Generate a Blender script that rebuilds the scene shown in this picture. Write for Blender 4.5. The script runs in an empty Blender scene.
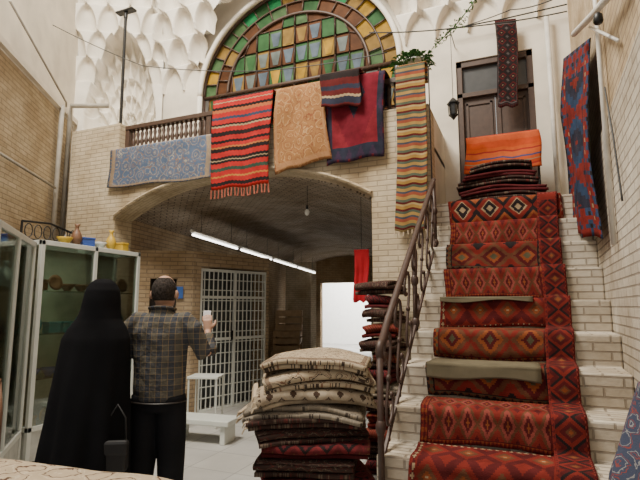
import bpy, math, random
from mathutils import Vector, Matrix, noise
random.seed(7)
COL=bpy.context.scene.collection
pi=math.pi
# ---------------------------------------------------------------- mesh builder
class MB:
    def __init__(s): s.v=[]; s.f=[]; s.mi=[]
    def add(s,vs,fs,mi=0):
        o=len(s.v); s.v+= [tuple(p) for p in vs]
        for f in fs: s.f.append(tuple(i+o for i in f)); s.mi.append(mi)
    def box(s,x0,x1,y0,y1,z0,z1,mi=0):
        vs=[(x0,y0,z0),(x1,y0,z0),(x1,y1,z0),(x0,y1,z0),(x0,y0,z1),(x1,y0,z1),(x1,y1,z1),(x0,y1,z1)]
        s.add(vs,[(3,2,1,0),(4,5,6,7),(0,1,5,4),(1,2,6,5),(2,3,7,6),(3,0,4,7)],mi)
    def tube(s,pts,r,seg=8,mi=0,up=None,cap=True):
        pts=[Vector(p) for p in pts]; n=len(pts)
        if not isinstance(r,(list,tuple)): r=[r]*n
        tang=[]
        for i in range(n):
            a=pts[max(i-1,0)]; b=pts[min(i+1,n-1)]; t=(b-a)
            tang.append(t.normalized() if t.length>1e-9 else Vector((0,0,1)))
        ref=Vector(up) if up else (Vector((1,0,0)) if abs(tang[0].x)<.8 else Vector((0,1,0)))
        nx=(ref-tang[0]*ref.dot(tang[0])).normalized()
        vs=[]
        for i in range(n):
            nx=(nx-tang[i]*nx.dot(tang[i])).normalized(); ny=tang[i].cross(nx)
            rr=r[i]; rx,ry=(rr if isinstance(rr,(list,tuple)) else (rr,rr))
            for k in range(seg):
                a=2*pi*k/seg; vs.append(pts[i]+nx*rx*math.cos(a)+ny*ry*math.sin(a))
        fs=[]
        for i in range(n-1):
            for k in range(seg):
                k2=(k+1)%seg; fs.append((i*seg+k,i*seg+k2,(i+1)*seg+k2,(i+1)*seg+k))
        if cap:
            fs.append(tuple(range(seg-1,-1,-1))); fs.append(tuple((n-1)*seg+k for k in range(seg)))
        s.add(vs,fs,mi)
    def lathe(s,prof,c=(0,0,0),seg=16,mi=0,sx=1,sy=1):
        vs=[];n=len(prof)
        for (r,z) in prof:
            for k in range(seg):
                a=2*pi*k/seg; vs.append((c[0]+sx*r*math.cos(a),c[1]+sy*r*math.sin(a),c[2]+z))
        fs=[]
        for i in range(n-1):
            for k in range(seg):
                k2=(k+1)%seg; fs.append((i*seg+k,i*seg+k2,(i+1)*seg+k2,(i+1)*seg+k))
        fs.append(tuple(range(seg-1,-1,-1))); fs.append(tuple((n-1)*seg+k for k in range(seg)))
        s.add(vs,fs,mi)
    def ball(s,c,r,seg=14,rings=9,mi=0):
        rx,ry,rz=r if isinstance(r,(list,tuple)) else (r,r,r)
        prof=[(max(math.sin(pi*i/rings),.02),-math.cos(pi*i/rings)*rz) for i in range(rings+1)]
        s.lathe(prof,c,seg,mi,rx,ry)
    def prism(s,poly,axis,a,b,mi=0):
        def P(p,t):
            l=list(p); l.insert(axis,t); return tuple(l)
        n=len(poly); vs=[P(p,a) for p in poly]+[P(p,b) for p in poly]
        fs=[tuple(range(n)),tuple(range(2*n-1,n-1,-1))]+[(i,i+n,(i+1)%n+n,(i+1)%n) for i in range(n)]
        s.add(vs,fs,mi)
    def build(s,name,mats,smooth=False,bevel=0,fix=True):
        me=bpy.data.meshes.new(name); me.from_pydata(s.v,[],s.f)
        if not isinstance(mats,(list,tuple)): mats=[mats]
        for m in mats: me.materials.append(m)
        for p,i in zip(me.polygons,s.mi): p.material_index=i
        if fix:
            import bmesh
            bm=bmesh.new(); bm.from_mesh(me); bmesh.ops.recalc_face_normals(bm,faces=bm.faces); bm.to_mesh(me); bm.free()
        uvl=me.uv_layers.new(name='UVMap')
        for p in me.polygons:
            nn=p.normal; ax,ay,az=abs(nn.x),abs(nn.y),abs(nn.z)
            for li in p.loop_indices:
                co=me.vertices[me.loops[li].vertex_index].co
                if az>=ax and az>=ay: uv=(co.x,co.y)
                else:
                    L=math.hypot(nn.x,nn.y) or 1
                    tx,ty=-nn.y/L,nn.x/L
                    uv=(co.x*tx+co.y*ty,co.z)
                uvl.data[li].uv=uv
        if smooth:
            for p in me.polygons: p.use_smooth=True
        ob=bpy.data.objects.new(name,me); COL.objects.link(ob)
        if bevel:
            m=ob.modifiers.new('bevel','BEVEL'); m.width=bevel; m.segments=2; m.limit_method='ANGLE'
        return ob
def sheet(name,fn,nu,nv,mat,thick=.01,keep=None,smooth=True,off=0,uvm=None):
    vs=[];uvs=[]
    for j in range(nv+1):
        for i in range(nu+1):
            u=i/nu;v=j/nv; vs.append(tuple(fn(u,v))); uvs.append(uvm(u,v) if uvm else (u,v))
    fs=[]
    for j in range(nv):
        for i in range(nu):
            if keep and not keep((i+.5)/nu,(j+.5)/nv): continue
            a=j*(nu+1)+i; fs.append((a,a+1,a+nu+2,a+nu+1))
    me=bpy.data.meshes.new(name); me.from_pydata(vs,[],fs); me.materials.append(mat)
    ul=me.uv_layers.new(name='UVMap')
    for l in me.loops: ul.data[l.index].uv=uvs[l.vertex_index]
    if smooth:
        for p in me.polygons: p.use_smooth=True
    ob=bpy.data.objects.new(name,me); COL.objects.link(ob)
    if thick:
        m=ob.modifiers.new('solid','SOLIDIFY'); m.thickness=thick; m.offset=off
    return ob
def empty(name,loc,rz=0):
    e=bpy.data.objects.new(name,None); e.location=loc; e.rotation_euler=(0,0,rz); e.empty_display_size=.1; COL.objects.link(e); return e
def att(child,par,world=True):
    child.parent=par
    if world:
        child.matrix_parent_inverse=(Matrix.Translation(par.location)@Matrix.Rotation(par.rotation_euler[2],4,'Z')).inverted()
    return child
def top(o,label,cat,group=None,kind=None):
    o['label']=label; o['category']=cat
    if group: o['group']=group
    if kind: o['kind']=kind
    return o
def struct(o): o['kind']='structure'; return o
def place(o,loc,rz=0,rx=0,ry=0): o.location=loc; o.rotation_euler=(rx,ry,rz); return o
# ---------------------------------------------------------------- materials
class G:
    def __init__(s,name,rough=.8):
        s.m=bpy.data.materials.new(name); s.m.use_nodes=True; s.nt=s.m.node_tree
        s.b=s.nt.nodes['Principled BSDF']; s.b.inputs['Roughness'].default_value=rough
        if rough>=.8: s.b.inputs['Specular IOR Level'].default_value=.12
    def n(s,t,**k):
        x=s.nt.nodes.new(t)
        for a,b in k.items(): setattr(x,a,b)
        return x
    def l(s,a,b): s.nt.links.new(a,b)
    def set(s,inp,v):
        if isinstance(v,bpy.types.NodeSocket): s.l(v,inp)
        elif isinstance(v,tuple) and len(v)==3: inp.default_value=(*v,1)
        else: inp.default_value=v
    def math(s,op,a,b=0,c=None):
        x=s.n('ShaderNodeMath',operation=op); s.set(x.inputs[0],a); s.set(x.inputs[1],b)
        if c is not None: s.set(x.inputs[2],c)
        return x.outputs[0]
    def mix(s,f,a,b,mode='MIX'):
        x=s.n('ShaderNodeMix',data_type='RGBA',blend_type=mode); s.set(x.inputs[0],f); s.set(x.inputs[6],a); s.set(x.inputs[7],b); return x.outputs[2]
    def ramp(s,f,stops,interp='CONSTANT'):
        x=s.n('ShaderNodeValToRGB'); cr=x.color_ramp; cr.interpolation=interp
        while len(cr.elements)>1: cr.elements.remove(cr.elements[-1])
        cr.elements[0].position=stops[0][0]; cr.elements[0].color=(*stops[0][1],1)
        for p,c in stops[1:]:
            e=cr.elements.new(p); e.color=(*c,1)
        s.set(x.inputs[0],f); return x.outputs[0]
    def uv(s): return s.n('ShaderNodeTexCoord').outputs['UV']
    def obj(s): return s.n('ShaderNodeTexCoord').outputs['Object']
    def sep(s,v):
        x=s.n('ShaderNodeSeparateXYZ'); s.l(v,x.inputs[0]); return x.outputs[0],x.outputs[1],x.outputs[2]
    def noise(s,v,scale,detail=4,dist=0):
        x=s.n('ShaderNodeTexNoise'); x.inputs['Scale'].default_value=scale; x.inputs['Detail'].default_value=detail; x.inputs['Distortion'].default_value=dist
        if v is not None: s.l(v,x.inputs['Vector'])
        return x.outputs[0]
    def bump(s,h,st=.3,d=.01):
        x=s.n('ShaderNodeBump'); x.inputs['Strength'].default_value=st; x.inputs['Distance'].default_value=d
        s.l(h,x.inputs['Height']); s.l(x.outputs[0],s.b.inputs['Normal'])
    def out(s,c): s.set(s.b.inputs['Base Color'],c); return s.m
def plain(name,c,rough=.7,metal=0,var=.15,scale=8,bump=.1):
    g=G(name,rough); g.b.inputs['Metallic'].default_value=metal
    nz=g.noise(g.obj(),scale,5)
    d=tuple(x*(1-var) for x in c); e=tuple(min(1,x*(1+var)) for x in c)
    col=g.ramp(nz,[(.3,d),(.7,e)],'LINEAR')
    if bump: g.bump(nz,bump,.01)
    return g.out(col)
def brick(name,c1,c2,mort,bw=.21,rh=.058,ms=.007,rough=.85,bump=.5,lo=(.60,.54,.46)):
    g=G(name,rough); t=g.n('ShaderNodeTexBrick'); g.l(g.uv(),t.inputs['Vector'])
    t.inputs['Scale'].default_value=1; t.inputs['Brick Width'].default_value=bw; t.inputs['Row Height'].default_value=rh
    t.inputs['Mortar Size'].default_value=ms; t.inputs['Mortar Smooth'].default_value=.4
    g.set(t.inputs['Color1'],c1); g.set(t.inputs['Color2'],c2); g.set(t.inputs['Mortar'],mort)
    nz=g.noise(g.obj(),1.6,7,.6); col=g.mix(.9,t.outputs['Color'],g.ramp(nz,[(.3,lo),(.62,(1,1,1))],'LINEAR'),'MULTIPLY')
    col=g.mix(.5,col,g.ramp(g.noise(g.obj(),14,4),[(.3,(.75,.73,.70)),(.6,(1,1,1))],'LINEAR'),'MULTIPLY')
    h=g.math('SUBTRACT',g.math('MULTIPLY',g.noise(g.uv(),30,3),.5),t.outputs['Fac'])
    g.bump(h,bump,.008); return g.out(col)
def kilim(name,field,stops,nu,nv,border=.1,bst=None,q=48,qv=None,rough=.92):
    g=G(name,rough); u,v,_=g.sep(g.uv()); qv=qv or q
    uq=g.math('DIVIDE',g.math('FLOOR',g.math('MULTIPLY',u,q)),q); vq=g.math('DIVIDE',g.math('FLOOR',g.math('MULTIPLY',v,qv)),qv)
    def loz(nu,nv):
        a=g.math('ABSOLUTE',g.math('SUBTRACT',g.math('FRACT',g.math('MULTIPLY',uq,nu)),.5))
        b=g.math('ABSOLUTE',g.math('SUBTRACT',g.math('FRACT',g.math('MULTIPLY',vq,nv)),.5))
        return g.math('ADD',a,b)
    col=g.ramp(loz(nu,nv),stops)
    bst=bst or [(0,stops[0][1]),(.35,field),(.6,stops[-1][1])]
    bc=g.ramp(loz(nu*5,nv*5),bst)
    eu=g.math('MULTIPLY',g.math('ABSOLUTE',g.math('SUBTRACT',u,.5)),2); ev=g.math('MULTIPLY',g.math('ABSOLUTE',g.math('SUBTRACT',v,.5)),2)
    mm=g.math('MAXIMUM',eu,ev)
    col=g.mix(g.math('GREATER_THAN',mm,1-border),col,bc)
    col=g.mix(g.math('COMPARE',mm,1-border,.012),col,stops[-1][1])
    nz=g.noise(g.obj(),9,6); col=g.mix(.85,col,g.ramp(nz,[(.3,(.46,.42,.40)),(.7,(1,1,1))],'LINEAR'),'MULTIPLY')
    g.bump(g.noise(g.obj(),160,2),.5,.004); return g.out(col)
def stripes(name,stops,rep=1,axis=1,rough=.92,zig=0,za=.03):
    g=G(name,rough); u,v,_=g.sep(g.uv()); a=(v if axis else u); b=(u if axis else v)
    if zig:
        z=g.math('MULTIPLY',g.math('ABSOLUTE',g.math('SUBTRACT',g.math('FRACT',g.math('MULTIPLY',b,zig)),.5)),za)
        a=g.math('ADD',a,z)
    col=g.ramp(g.math('FRACT',g.math('MULTIPLY',a,rep)),stops)
    nz=g.noise(g.obj(),10,6); col=g.mix(.7,col,g.ramp(nz,[(.3,(.6,.57,.55)),(.7,(1,1,1))],'LINEAR'),'MULTIPLY')
    g.bump(g.noise(g.obj(),160,2),.5,.004); return g.out(col)
def floral(name,base,c2,c3,scale=7,border=None,bw=.12,asp=(1,1)):
    g=G(name,.92); uvn=g.uv(); mp=g.n('ShaderNodeMapping'); g.l(uvn,mp.inputs[0]); mp.inputs['Scale'].default_value=(asp[0],asp[1],1)
    vo=g.n('ShaderNodeTexVoronoi'); vo.inputs['Scale'].default_value=scale; vo.inputs['Randomness'].default_value=.55; g.l(mp.outputs[0],vo.inputs['Vector'])
    nz=g.noise(mp.outputs[0],scale*1.3,3,1.5)
    s=g.math('FRACT',g.math('ADD',g.math('MULTIPLY',vo.outputs['Distance'],3.2),g.math('MULTIPLY',nz,1.8)))
    col=g.ramp(s,[(0,base),(.42,c2),(.55,base),(.72,c3),(.82,base)])
    if border:
        u,v,_=g.sep(uvn); eu=g.math('MULTIPLY',g.math('ABSOLUTE',g.math('SUBTRACT',u,.5)),2); ev=g.math('MULTIPLY',g.math('ABSOLUTE',g.math('SUBTRACT',v,.5)),2)
        m=g.math('MAXIMUM',eu,ev); isb=g.math('MULTIPLY',g.math('GREATER_THAN',m,1-bw),g.math('LESS_THAN',m,1-bw*.35))
        col=g.mix(g.math('MULTIPLY',isb,.75),col,border)
    n2=g.noise(g.obj(),8,5); col=g.mix(.6,col,g.ramp(n2,[(.3,(.62,.6,.57)),(.7,(1,1,1))],'LINEAR'),'MULTIPLY')
    g.bump(g.noise(g.obj(),160,2),.4,.004); return g.out(col)
M={}
M['white']=plain('white_plaster',(.72,.66,.56),.85,var=.14,scale=2.5)
M['muq']=plain('stucco_white',(.82,.77,.68),.8,var=.10,scale=4)
M['brick_left']=brick('brick_pale_wall',(.50,.40,.26),(.59,.48,.33),(.36,.29,.20))
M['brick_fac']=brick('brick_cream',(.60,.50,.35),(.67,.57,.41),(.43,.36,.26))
M['brick_white']=brick('brick_whitewashed',(.66,.60,.50),(.56,.50,.41),(.38,.33,.27),bump=.9)
M['brick_right']=brick('brick_tan',(.52,.41,.27),(.61,.49,.34),(.36,.28,.20))
M['brick_vault']=brick('brick_vault_grey',(.40,.33,.255),(.56,.47,.37),(.15,.125,.10),bw=.2,rh=.05,ms=.009,bump=1.0)
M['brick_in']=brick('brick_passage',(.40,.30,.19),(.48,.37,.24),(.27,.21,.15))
g=G('stone_floor',.5); t=g.n('ShaderNodeTexBrick'); g.l(g.uv(),t.inputs['Vector']); t.offset=0
t.inputs['Scale'].default_value=1; t.inputs['Brick Width'].default_value=.5; t.inputs['Row Height'].default_value=.5; t.inputs['Mortar Size'].default_value=.006
g.set(t.inputs['Color1'],(.44,.43,.41)); g.set(t.inputs['Color2'],(.51,.50,.47)); g.set(t.inputs['Mortar'],(.30,.29,.27))
M['floor']=g.out(g.mix(.7,t.outputs['Color'],g.ramp(g.noise(g.obj(),2,6),[(.3,(.7,.68,.65)),(.7,(1,1,1))],'LINEAR'),'MULTIPLY'))
M['wood']=plain('dark_brown_wood',(.065,.036,.024),.5,scale=20)
M['wood2']=plain('brown_wood',(.18,.09,.05),.5,scale=20)
M['crate']=plain('pale_crate_wood',(.50,.36,.22),.8)
M['iron']=plain('brown_painted_iron',(.055,.03,.022),.5,.1,scale=30)
M['black']=plain('black_metal',(.02,.02,.02),.4,.4)
M['grey']=plain('grey_pipe_paint',(.36,.33,.28),.6)
M['pipe']=plain('white_pipe_paint',(.66,.63,.57),.5)
M['alu']=plain('white_painted_frame',(.66,.68,.63),.4,var=.05)
M['cable']=plain('cable_rubber',(.035,.035,.035),.6)
M['fringe']=plain('wool_fringe',(.50,.40,.28),.95)
M['fringe_red']=plain('wool_fringe_red',(.42,.12,.08),.95)
g=G('clear_glass',.05); tr=g.n('ShaderNodeBsdfTransparent'); gl=g.n('ShaderNodeBsdfGlossy'); gl.inputs['Roughness'].default_value=.04
g.set(tr.inputs[0],(.86,.93,.88))
mx=g.n('ShaderNodeMixShader'); fr=g.n('ShaderNodeFresnel'); g.l(g.math('ADD',g.math('MULTIPLY',fr.outputs[0],.8),.06),mx.inputs[0]); g.l(tr.outputs[0],mx.inputs[1]); g.l(gl.outputs[0],mx.inputs[2])
g.l(mx.outputs[0],g.nt.nodes['Material Output'].inputs[0]); M['glass']=g.m
g=G('lamp_tube',.4); g.set(g.b.inputs['Emission Color'],(1,.97,.90)); g.b.inputs['Emission Strength'].default_value=7.0; M['tube']=g.out((.9,.9,.88))
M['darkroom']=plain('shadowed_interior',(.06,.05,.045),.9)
# ---------------------------------------------------------------- camera / world / lights
cam=bpy.data.cameras.new('camera'); cam.lens=27.17; cam.sensor_width=36; cam.clip_start=.05
co=bpy.data.objects.new('camera',cam); co.location=(0,0,1.52); co.rotation_euler=(math.radians(97.7),0,math.radians(22.5)); COL.objects.link(co)
bpy.context.scene.camera=co
w=bpy.data.worlds.new('world'); bpy.context.scene.world=w; w.use_nodes=True
bg=w.node_tree.nodes['Background']; bg.inputs[0].default_value=(1,.975,.94,1); bg.inputs[1].default_value=.62
def area(name,loc,rot,sx,sy,e,c=(1,1,1)):
    l=bpy.data.lights.new(name,'AREA'); l.shape='RECTANGLE'; l.size=sx; l.size_y=sy; l.energy=e; l.color=c
    o=bpy.data.objects.new(name,l); o.location=loc; o.rotation_euler=rot; COL.objects.link(o)
area('skylight',(-3.2,1.6,8.8),(math.radians(18),math.radians(-8),0),2.6,2.2,1080,(1,.93,.81))
area('street_daylight',(-5.4,15.9,3.6),(math.radians(50),0,0),3,1.2,620,(1,.98,.95))
# ---------------------------------------------------------------- setting
m=MB(); m.box(-9,3,-3,30,-.05,0); struct(m.build('floor',M['floor']))
XL,XR=-5.05,-1.43; XC=(XL+XR)/2; HW=(XR-XL)/2
def archz(x): return 2.69+.43*(1-min(1,abs((x-XC)/HW))**2.5)
m=MB(); F0,F1=4.9,5.22
m.box(-5.85,XL,F0,F1,0,4.04); m.box(XR,-.80,F0,F1,0,3.62)
N=40; xs=[XL+(XR-XL)*i/N for i in range(N+1)]
vs=[];fs=[]
for x in xs: vs+=[(x,F0,archz(x)),(x,F1,archz(x)),(x,F0,3.62),(x,F1,3.62)]
for i in range(N):
    a=4*i;b=a+4; fs+=[(a,b,b+2,a+2),(a+1,a+3,b+3,b+1),(a,a+1,b+1,b),(a+2,b+2,b+3,a+3)]
m.add(vs,fs); struct(m.build('wall_facade',M['brick_fac']))
m=MB(); m.box(-5.95,-5.85,4.9,5.7,0,4.04); struct(m.build('wall_facade_return',M['brick_fac']))
m=MB(); m.tube([(x,4.885,archz(x)+.03) for x in xs],(.024),6); struct(m.build('trim_1',M['brick_fac']))
def vf(u,v):
    x=XL+(XR-XL)*u; y=5.2+(15.0-5.2)*v; return (x-.19*(y-4.9),y,archz(x)+.004)
struct(sheet('ceiling',vf,40,60,M['brick_vault'],.06,off=1,uvm=lambda u,v:(u*3.8*.8+v*9.8*.6,v*9.8*.8-u*3.8*.6)))
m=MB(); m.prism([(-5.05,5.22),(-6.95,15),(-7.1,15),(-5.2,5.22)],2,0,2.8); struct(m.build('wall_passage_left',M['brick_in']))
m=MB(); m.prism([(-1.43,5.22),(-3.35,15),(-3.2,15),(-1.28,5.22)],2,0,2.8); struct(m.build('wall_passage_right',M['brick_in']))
m=MB(); m.box(-7.1,-6.2,15,15.2,0,3.3); m.box(-4.46,-3.2,15,15.2,0,3.3); m.box(-6.2,-4.46,15,15.2,2.26,3.3); struct(m.build('wall_passage_end',M['brick_in']))
m=MB(); m.box(-9,-2,18.5,18.7,0,5); struct(m.build('wall_bright_backdrop',plain('pale_backdrop_paint',(.85,.84,.80),.8,var=.04)))  # white wall added beyond the far doorway to make the opening look bright
# booth inside the passage, with the lattice gate
m=MB(); BH=2.27
A=Vector((-5.05,5.3)); B=Vector((-4.36,5.75)); Cc=Vector((-3.85,7.10)); D=Vector((-5.2,7.4))
def wallseg(m,p,q,z0,z1,t=.06,mi=0):
    p=Vector(p);q=Vector(q); d=(q-p).normalized(); n=Vector((-d.y,d.x))*t
    m.prism([tuple(p),tuple(q),tuple(q+n),tuple(p+n)],2,z0,z1,mi)
wallseg(m,A,B,1.9,BH); wallseg(m,A,A+(B-A)*.28,0,1.9); wallseg(m,A+(B-A)*.72,B,0,1.9); wallseg(m,A,B,0,.35)
wallseg(m,B,Cc,2.08,BH); wallseg(m,B,B+(Cc-B)*.09,0,2.08); wallseg(m,B+(Cc-B)*.97,Cc,0,2.08)
wallseg(m,Cc,D,0,BH)
m.prism([tuple(A),tuple(B),tuple(Cc),tuple(D)],2,BH,BH+.03)
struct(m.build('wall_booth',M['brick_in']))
m=MB(); wallseg(m,A+Vector((-.0,.25)),B+Vector((-.1,.3)),.02,1.9); struct(m.build('booth_shade_panel',M['darkroom']))  # near-black panel behind the opening, shade of the interior put into its colour
gdir=(Cc-B).normalized(); gs=B+(Cc-B)*.09; ge=B+(Cc-B)*.97; L=(ge-gs).length
e=empty('lattice_gate',(gs.x,gs.y,0),math.atan2(gdir.y,gdir.x))
m=MB(); 
for x in (0,L/2-.02,L-.04): m.box(x,x+.04,.01,.05,0,2.06)
for z in (0,1.0,1.62,2.02): m.box(0,L,.01,.05,z,z+.04)
att(m.build('frame',M['alu']),e,False)
m=MB()
for i in range(1,16):
    x=L*i/16; m.box(x-.007,x+.007,.02,.032,.04,2.02)
for i in range(1,13):
    z=.04+i*.155; m.box(0,L,.018,.03,z-.007,z+.007)
att(m.build('lattice',M['alu']),e,False)
m=MB(); m.box(L/2-.07,L/2-.05,-.02,.01,1.0,1.14); att(m.build('handle',M['black']),e,False)
top(e,'white metal gate with fine lattice bars inside the passage','gate')
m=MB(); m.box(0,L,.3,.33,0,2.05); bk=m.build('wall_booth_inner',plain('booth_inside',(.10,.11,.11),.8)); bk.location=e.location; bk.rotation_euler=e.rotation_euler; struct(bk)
m=MB(); wallseg(m,(-3.9,1.15),(-6.45,5.3),0,4.35,.2); struct(m.build('wall_left',M['brick_left']))
m=MB(); wallseg(m,(-3.9,1.15),(-6.45,5.3),4.35,7.6,.24); wallseg(m,(-3.86,1.12),(-6.43,5.3),4.35,4.43,-.06);struct(m.build('wall_left_upper',M['white']))
WC,WA,WB,WS=-2.93,1.60,1.50,4.78
def ell(x,a=WA,b=WB): 
    t=1-((x-WC)/a)**2; return WS+b*math.sqrt(max(0,t))
m=MB(); Y0,Y1=6.0,6.25
m.box(-5.3,WC-WA,Y0,Y1,3.25,7.6); m.box(WC+WA,-.9,Y0,Y1,3.25,7.6); m.box(-.9,-.62,Y0,Y1,2.4,7.6); m.box(-.62,.27,Y0,Y1,4.58,7.6); m.box(.27,.9,Y0,Y1,2.4,7.6)
m.box(WC-WA,WC+WA,Y0,Y1,3.25,4.0)
vs=[];fs=[];N=48
for i in range(N+1):
    x=WC-WA*math.cos(pi*i/N); z=ell(x); vs+=[(x,Y0,z),(x,Y1,z),(x,Y0,7.6),(x,Y1,7.6)]
for i in range(N):
    a=4*i;b=a+4; fs+=[(a,b,b+2,a+2),(a+1,a+3,b+3,b+1),(a,a+1,b+1,b),(a+2,b+2,b+3,a+3)]
m.add(vs,fs); struct(m.build('wall_back',M['white']))
m=MB(); m.tube([(WC-WA*math.cos(pi*i/60),5.98,WS+WB*math.sin(pi*i/60)) for i in range(61)],.04,8)
m.tube([(WC-WA,5.98,WS),(WC-WA,5.98,4.0)],.04,8); m.tube([(WC+WA,5.98,WS),(WC+WA,5.98,4.0)],.04,8)
struct(m.build('trim_2',M['muq'],True))
def muq(s,t,cols,rows):
    k=math.floor(t*rows); lt=t*rows-k; ls=(s*cols+.5*(k%2))%1.0; c=abs(ls-.5)*2
    w=.97*(1-lt**1.9)**.62 if lt<1 else 0
    d=0
    if c<w: d=math.sqrt(max(0,1-(c/max(w,.01))**2))*(1-lt*.45)
    return k,lt,d
def mf(u,v):
    x=-5.25+u*6.0; z=4.95+v*2.4; k,lt,d=muq(u,v,15,6)
    rib=.02*math.cos((u*15*3)*2*pi)
    return (x,6.0-(.06+.14*k+.05*lt)+d*(.22+.02*k)-max(0,d)*rib,z)
struct(sheet('trim_3',mf,480,150,M['muq'],0,keep=lambda u,v: not (abs(-5.25+u*6-WC)<1.68 and 4.95+v*2.4<WS+1.60*math.sqrt(max(0,1-((-5.25+u*6-WC)/1.68)**2)))))
NA=Vector((-6.45,5.3)); NB=Vector((-5.25,5.95)); nd=(NB-NA); NL=nd.length; ndn=nd.normalized(); nn=Vector((-ndn.y,ndn.x))
def nf(u,v):
    s=u*NL; z=2.6+v*5.0; cx=NL*.52; hw=.56; zb=4.55; H=1.42
    dep=0; x=(s-cx)/hw; inside=False
    if abs(x)<1:
        zt=zb+H*(1-abs(x)**1.9)**.75
        if 4.3<z<zt:
            inside=True
            if z<zb: dep=.55*math.sqrt(1-x*x)
            else:
                hh=(z-zb)/H; rho=min(1,math.sqrt(x*x+hh*hh)); ang=math.atan2(hh,x)
                dep=.55*math.sqrt(max(0,1-rho**2))
                k=math.floor((1-rho)*5); lt=(1-rho)*5-k; cells=[11,9,7,7,5][min(k,4)]
                ls=(ang/pi*cells+.5*(k%2))%1.0; c=abs(ls-.5)*2; ww=(1-lt**1.8)**.6
                if c<ww: dep+=.12*math.sqrt(1-(c/max(ww,.01))**2)
            dep+=.03
    if not inside and z>5.1:
        k,lt,d=muq(u,(z-5.1)/2.4,4,6); dep=-(.03+.09*k+.03*lt)+d*.16
    p=NA+ndn*s+nn*dep
    return (p.x,p.y,z)
struct(sheet('wall_niche',nf,160,380,M['muq'],0))
def xw(y): return .50+.031*(y-.9)
m=MB(); m.prism([(xw(6.1)+.02,6.1),(xw(.9)+.02,.9),(.9,.9),(.98,6.1)],2,2.75,7.6); struct(m.build('wall_right',M['brick_right']))
m=MB(); m.prism([(xw(6.1),6.1),(xw(.9),.9),(.9,.9),(.98,6.1)],2,0,2.75); struct(m.build('wall_right_lower',M['brick_white']))
m=MB(); m.box(-5.85,-.8,5.22,6.0,3.2,3.25); struct(m.build('floor_balcony',M['white']))
m=MB(); m.box(-.9,-.8,5.22,6.0,0,3.62); struct(m.build('wall_landing',M['white']))
# stained glass window
pal=[(.03,.085,.03),(.06,.11,.045),(.20,.12,.03),(.085,.035,.015),(.08,.105,.13),(.12,.14,.13),(.015,.06,.24),(.24,.016,.014),(.015,.15,.05),(.33,.19,.02),(.045,.032,.025)]
pm=[]
for i,c in enumerate(pal):
    g=G('stained_glass_%d'%i,.65); g.b.inputs['Specular IOR Level'].default_value=.10
    nz=g.noise(g.obj(),6,3); g.set(g.b.inputs['Emission Color'],c); g.b.inputs['Emission Strength'].default_value=.10  # faint emission in each pane stands in for light from behind
    pm.append(g.out(g.ramp(nz,[(.3,tuple(x*.6 for x in c)),(.7,tuple(min(1,x*1.2) for x in c))],'LINEAR')))
m=MB(); fr=MB(); yg=6.1
def ep(r,a): return (WC+WA*r*math.cos(a),WS+WB*r*math.sin(a))
RI=.72
for ri,(r0,r1,ns,cs) in enumerate([(RI,.85,15,[3,2,1,9,0,3]),(.85,1.0,20,[8,9,1,0,1,6,2,7])]):
    for k in range(ns):
        a0=pi*k/ns;a1=pi*(k+1)/ns
        P=[ep(r0,a0+(a1-a0)*q/4) for q in range(5)]+[ep(r1,a1-(a1-a0)*q/4) for q in range(5)]
        m.add([(x,yg,z) for x,z in P],[tuple(range(len(P)))],random.choice(cs))
        fr.tube([(ep(r0,a0)[0],yg-.02,ep(r0,a0)[1]),(ep(r1,a0)[0],yg-.02,ep(r1,a0)[1])],.012,5)
for r_,w_ in ((RI,.024),(.85,.014),(1.0,.035)): fr.tube([(ep(r_,pi*i/48)[0],yg-.02,ep(r_,pi*i/48)[1]) for i in range(49)],w_,6)
m.add([(ep(RI,pi*i/32)[0],yg+.01,ep(RI,pi*i/32)[1]) for i in range(33)],[tuple(range(33))],3)
cw=.215; chh=.30
def clampe(x,z):
    if z<=WS: return (max(WC-WA,min(WC+WA,x)),z),False
    r=math.sqrt(((x-WC)/WA)**2+((z-WS)/WB)**2)
    if r<=RI: return (x,z),False
    return (WC+(x-WC)*RI/r,WS+(z-WS)*RI/r),True
for j in range(-3,5):
    for i in range(-8,8):
        x0=WC+i*cw; x1=x0+cw; z0=WS+j*chh; z1=z0+chh
        C4=[(x0,z0),(x1,z0),(x1,z1),(x0,z1)]
        cc=[clampe(*p) for p in C4]; out=sum(c[1] for c in cc)
        if j<0 and (x0<WC-WA or x1>WC+WA or z0<3.85): continue
        if j>=0:
            r0=math.sqrt((((x0+x1)/2-WC)/WA)**2+(((z0+z1)/2-WS)/WB)**2)
            if out>=3 or (abs(x0-WC)>WA*RI and abs(x1-WC)>WA*RI) or r0>RI: continue
            if z0<=WS+.001: cc=[((max(WC-WA*RI,min(WC+WA*RI,c[0][0])),c[0][1]),c[1]) for c in cc]
        P=[c[0] for c in cc]; col=[2,0,3,1,3][(i*2+j)%5]
        m.add([(p[0],yg,p[1]) for p in P],[(0,1,2,3)],col)
        if out==0:
            xm=(x0+x1)/2; tc=random.choice([4,5,5,4,9,0,2,4])
            m.add([(xm-.04,yg-.006,z0+.035),(xm+.04,yg-.006,z0+.035),(xm+.085,yg-.006,z1-.05),(xm-.085,yg-.006,z1-.05)],[(0,1,2,3)],tc)
        for q in range(4):
            a_,b_=P[q],P[(q+1)%4]
            if math.dist(a_,b_)>.02: fr.tube([(a_[0],yg-.012,a_[1]),(b_[0],yg-.012,b_[1])],.016 if (q in(1,3) and (i+(q==1))%3==0) else .008,5)
fr.tube([(WC-WA,yg-.02,WS),(WC+WA,yg-.02,WS)],.03,6)
for x in (WC-WA,WC+WA): fr.tube([(x,yg-.02,4.0),(x,yg-.02,WS)],.035,6)
wf=fr.build('window_1',M['wood'],True); struct(wf)
wf['label']='wide arched window with coloured stained glass'
att(m.build('glass',pm,fix=False),wf)
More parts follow.
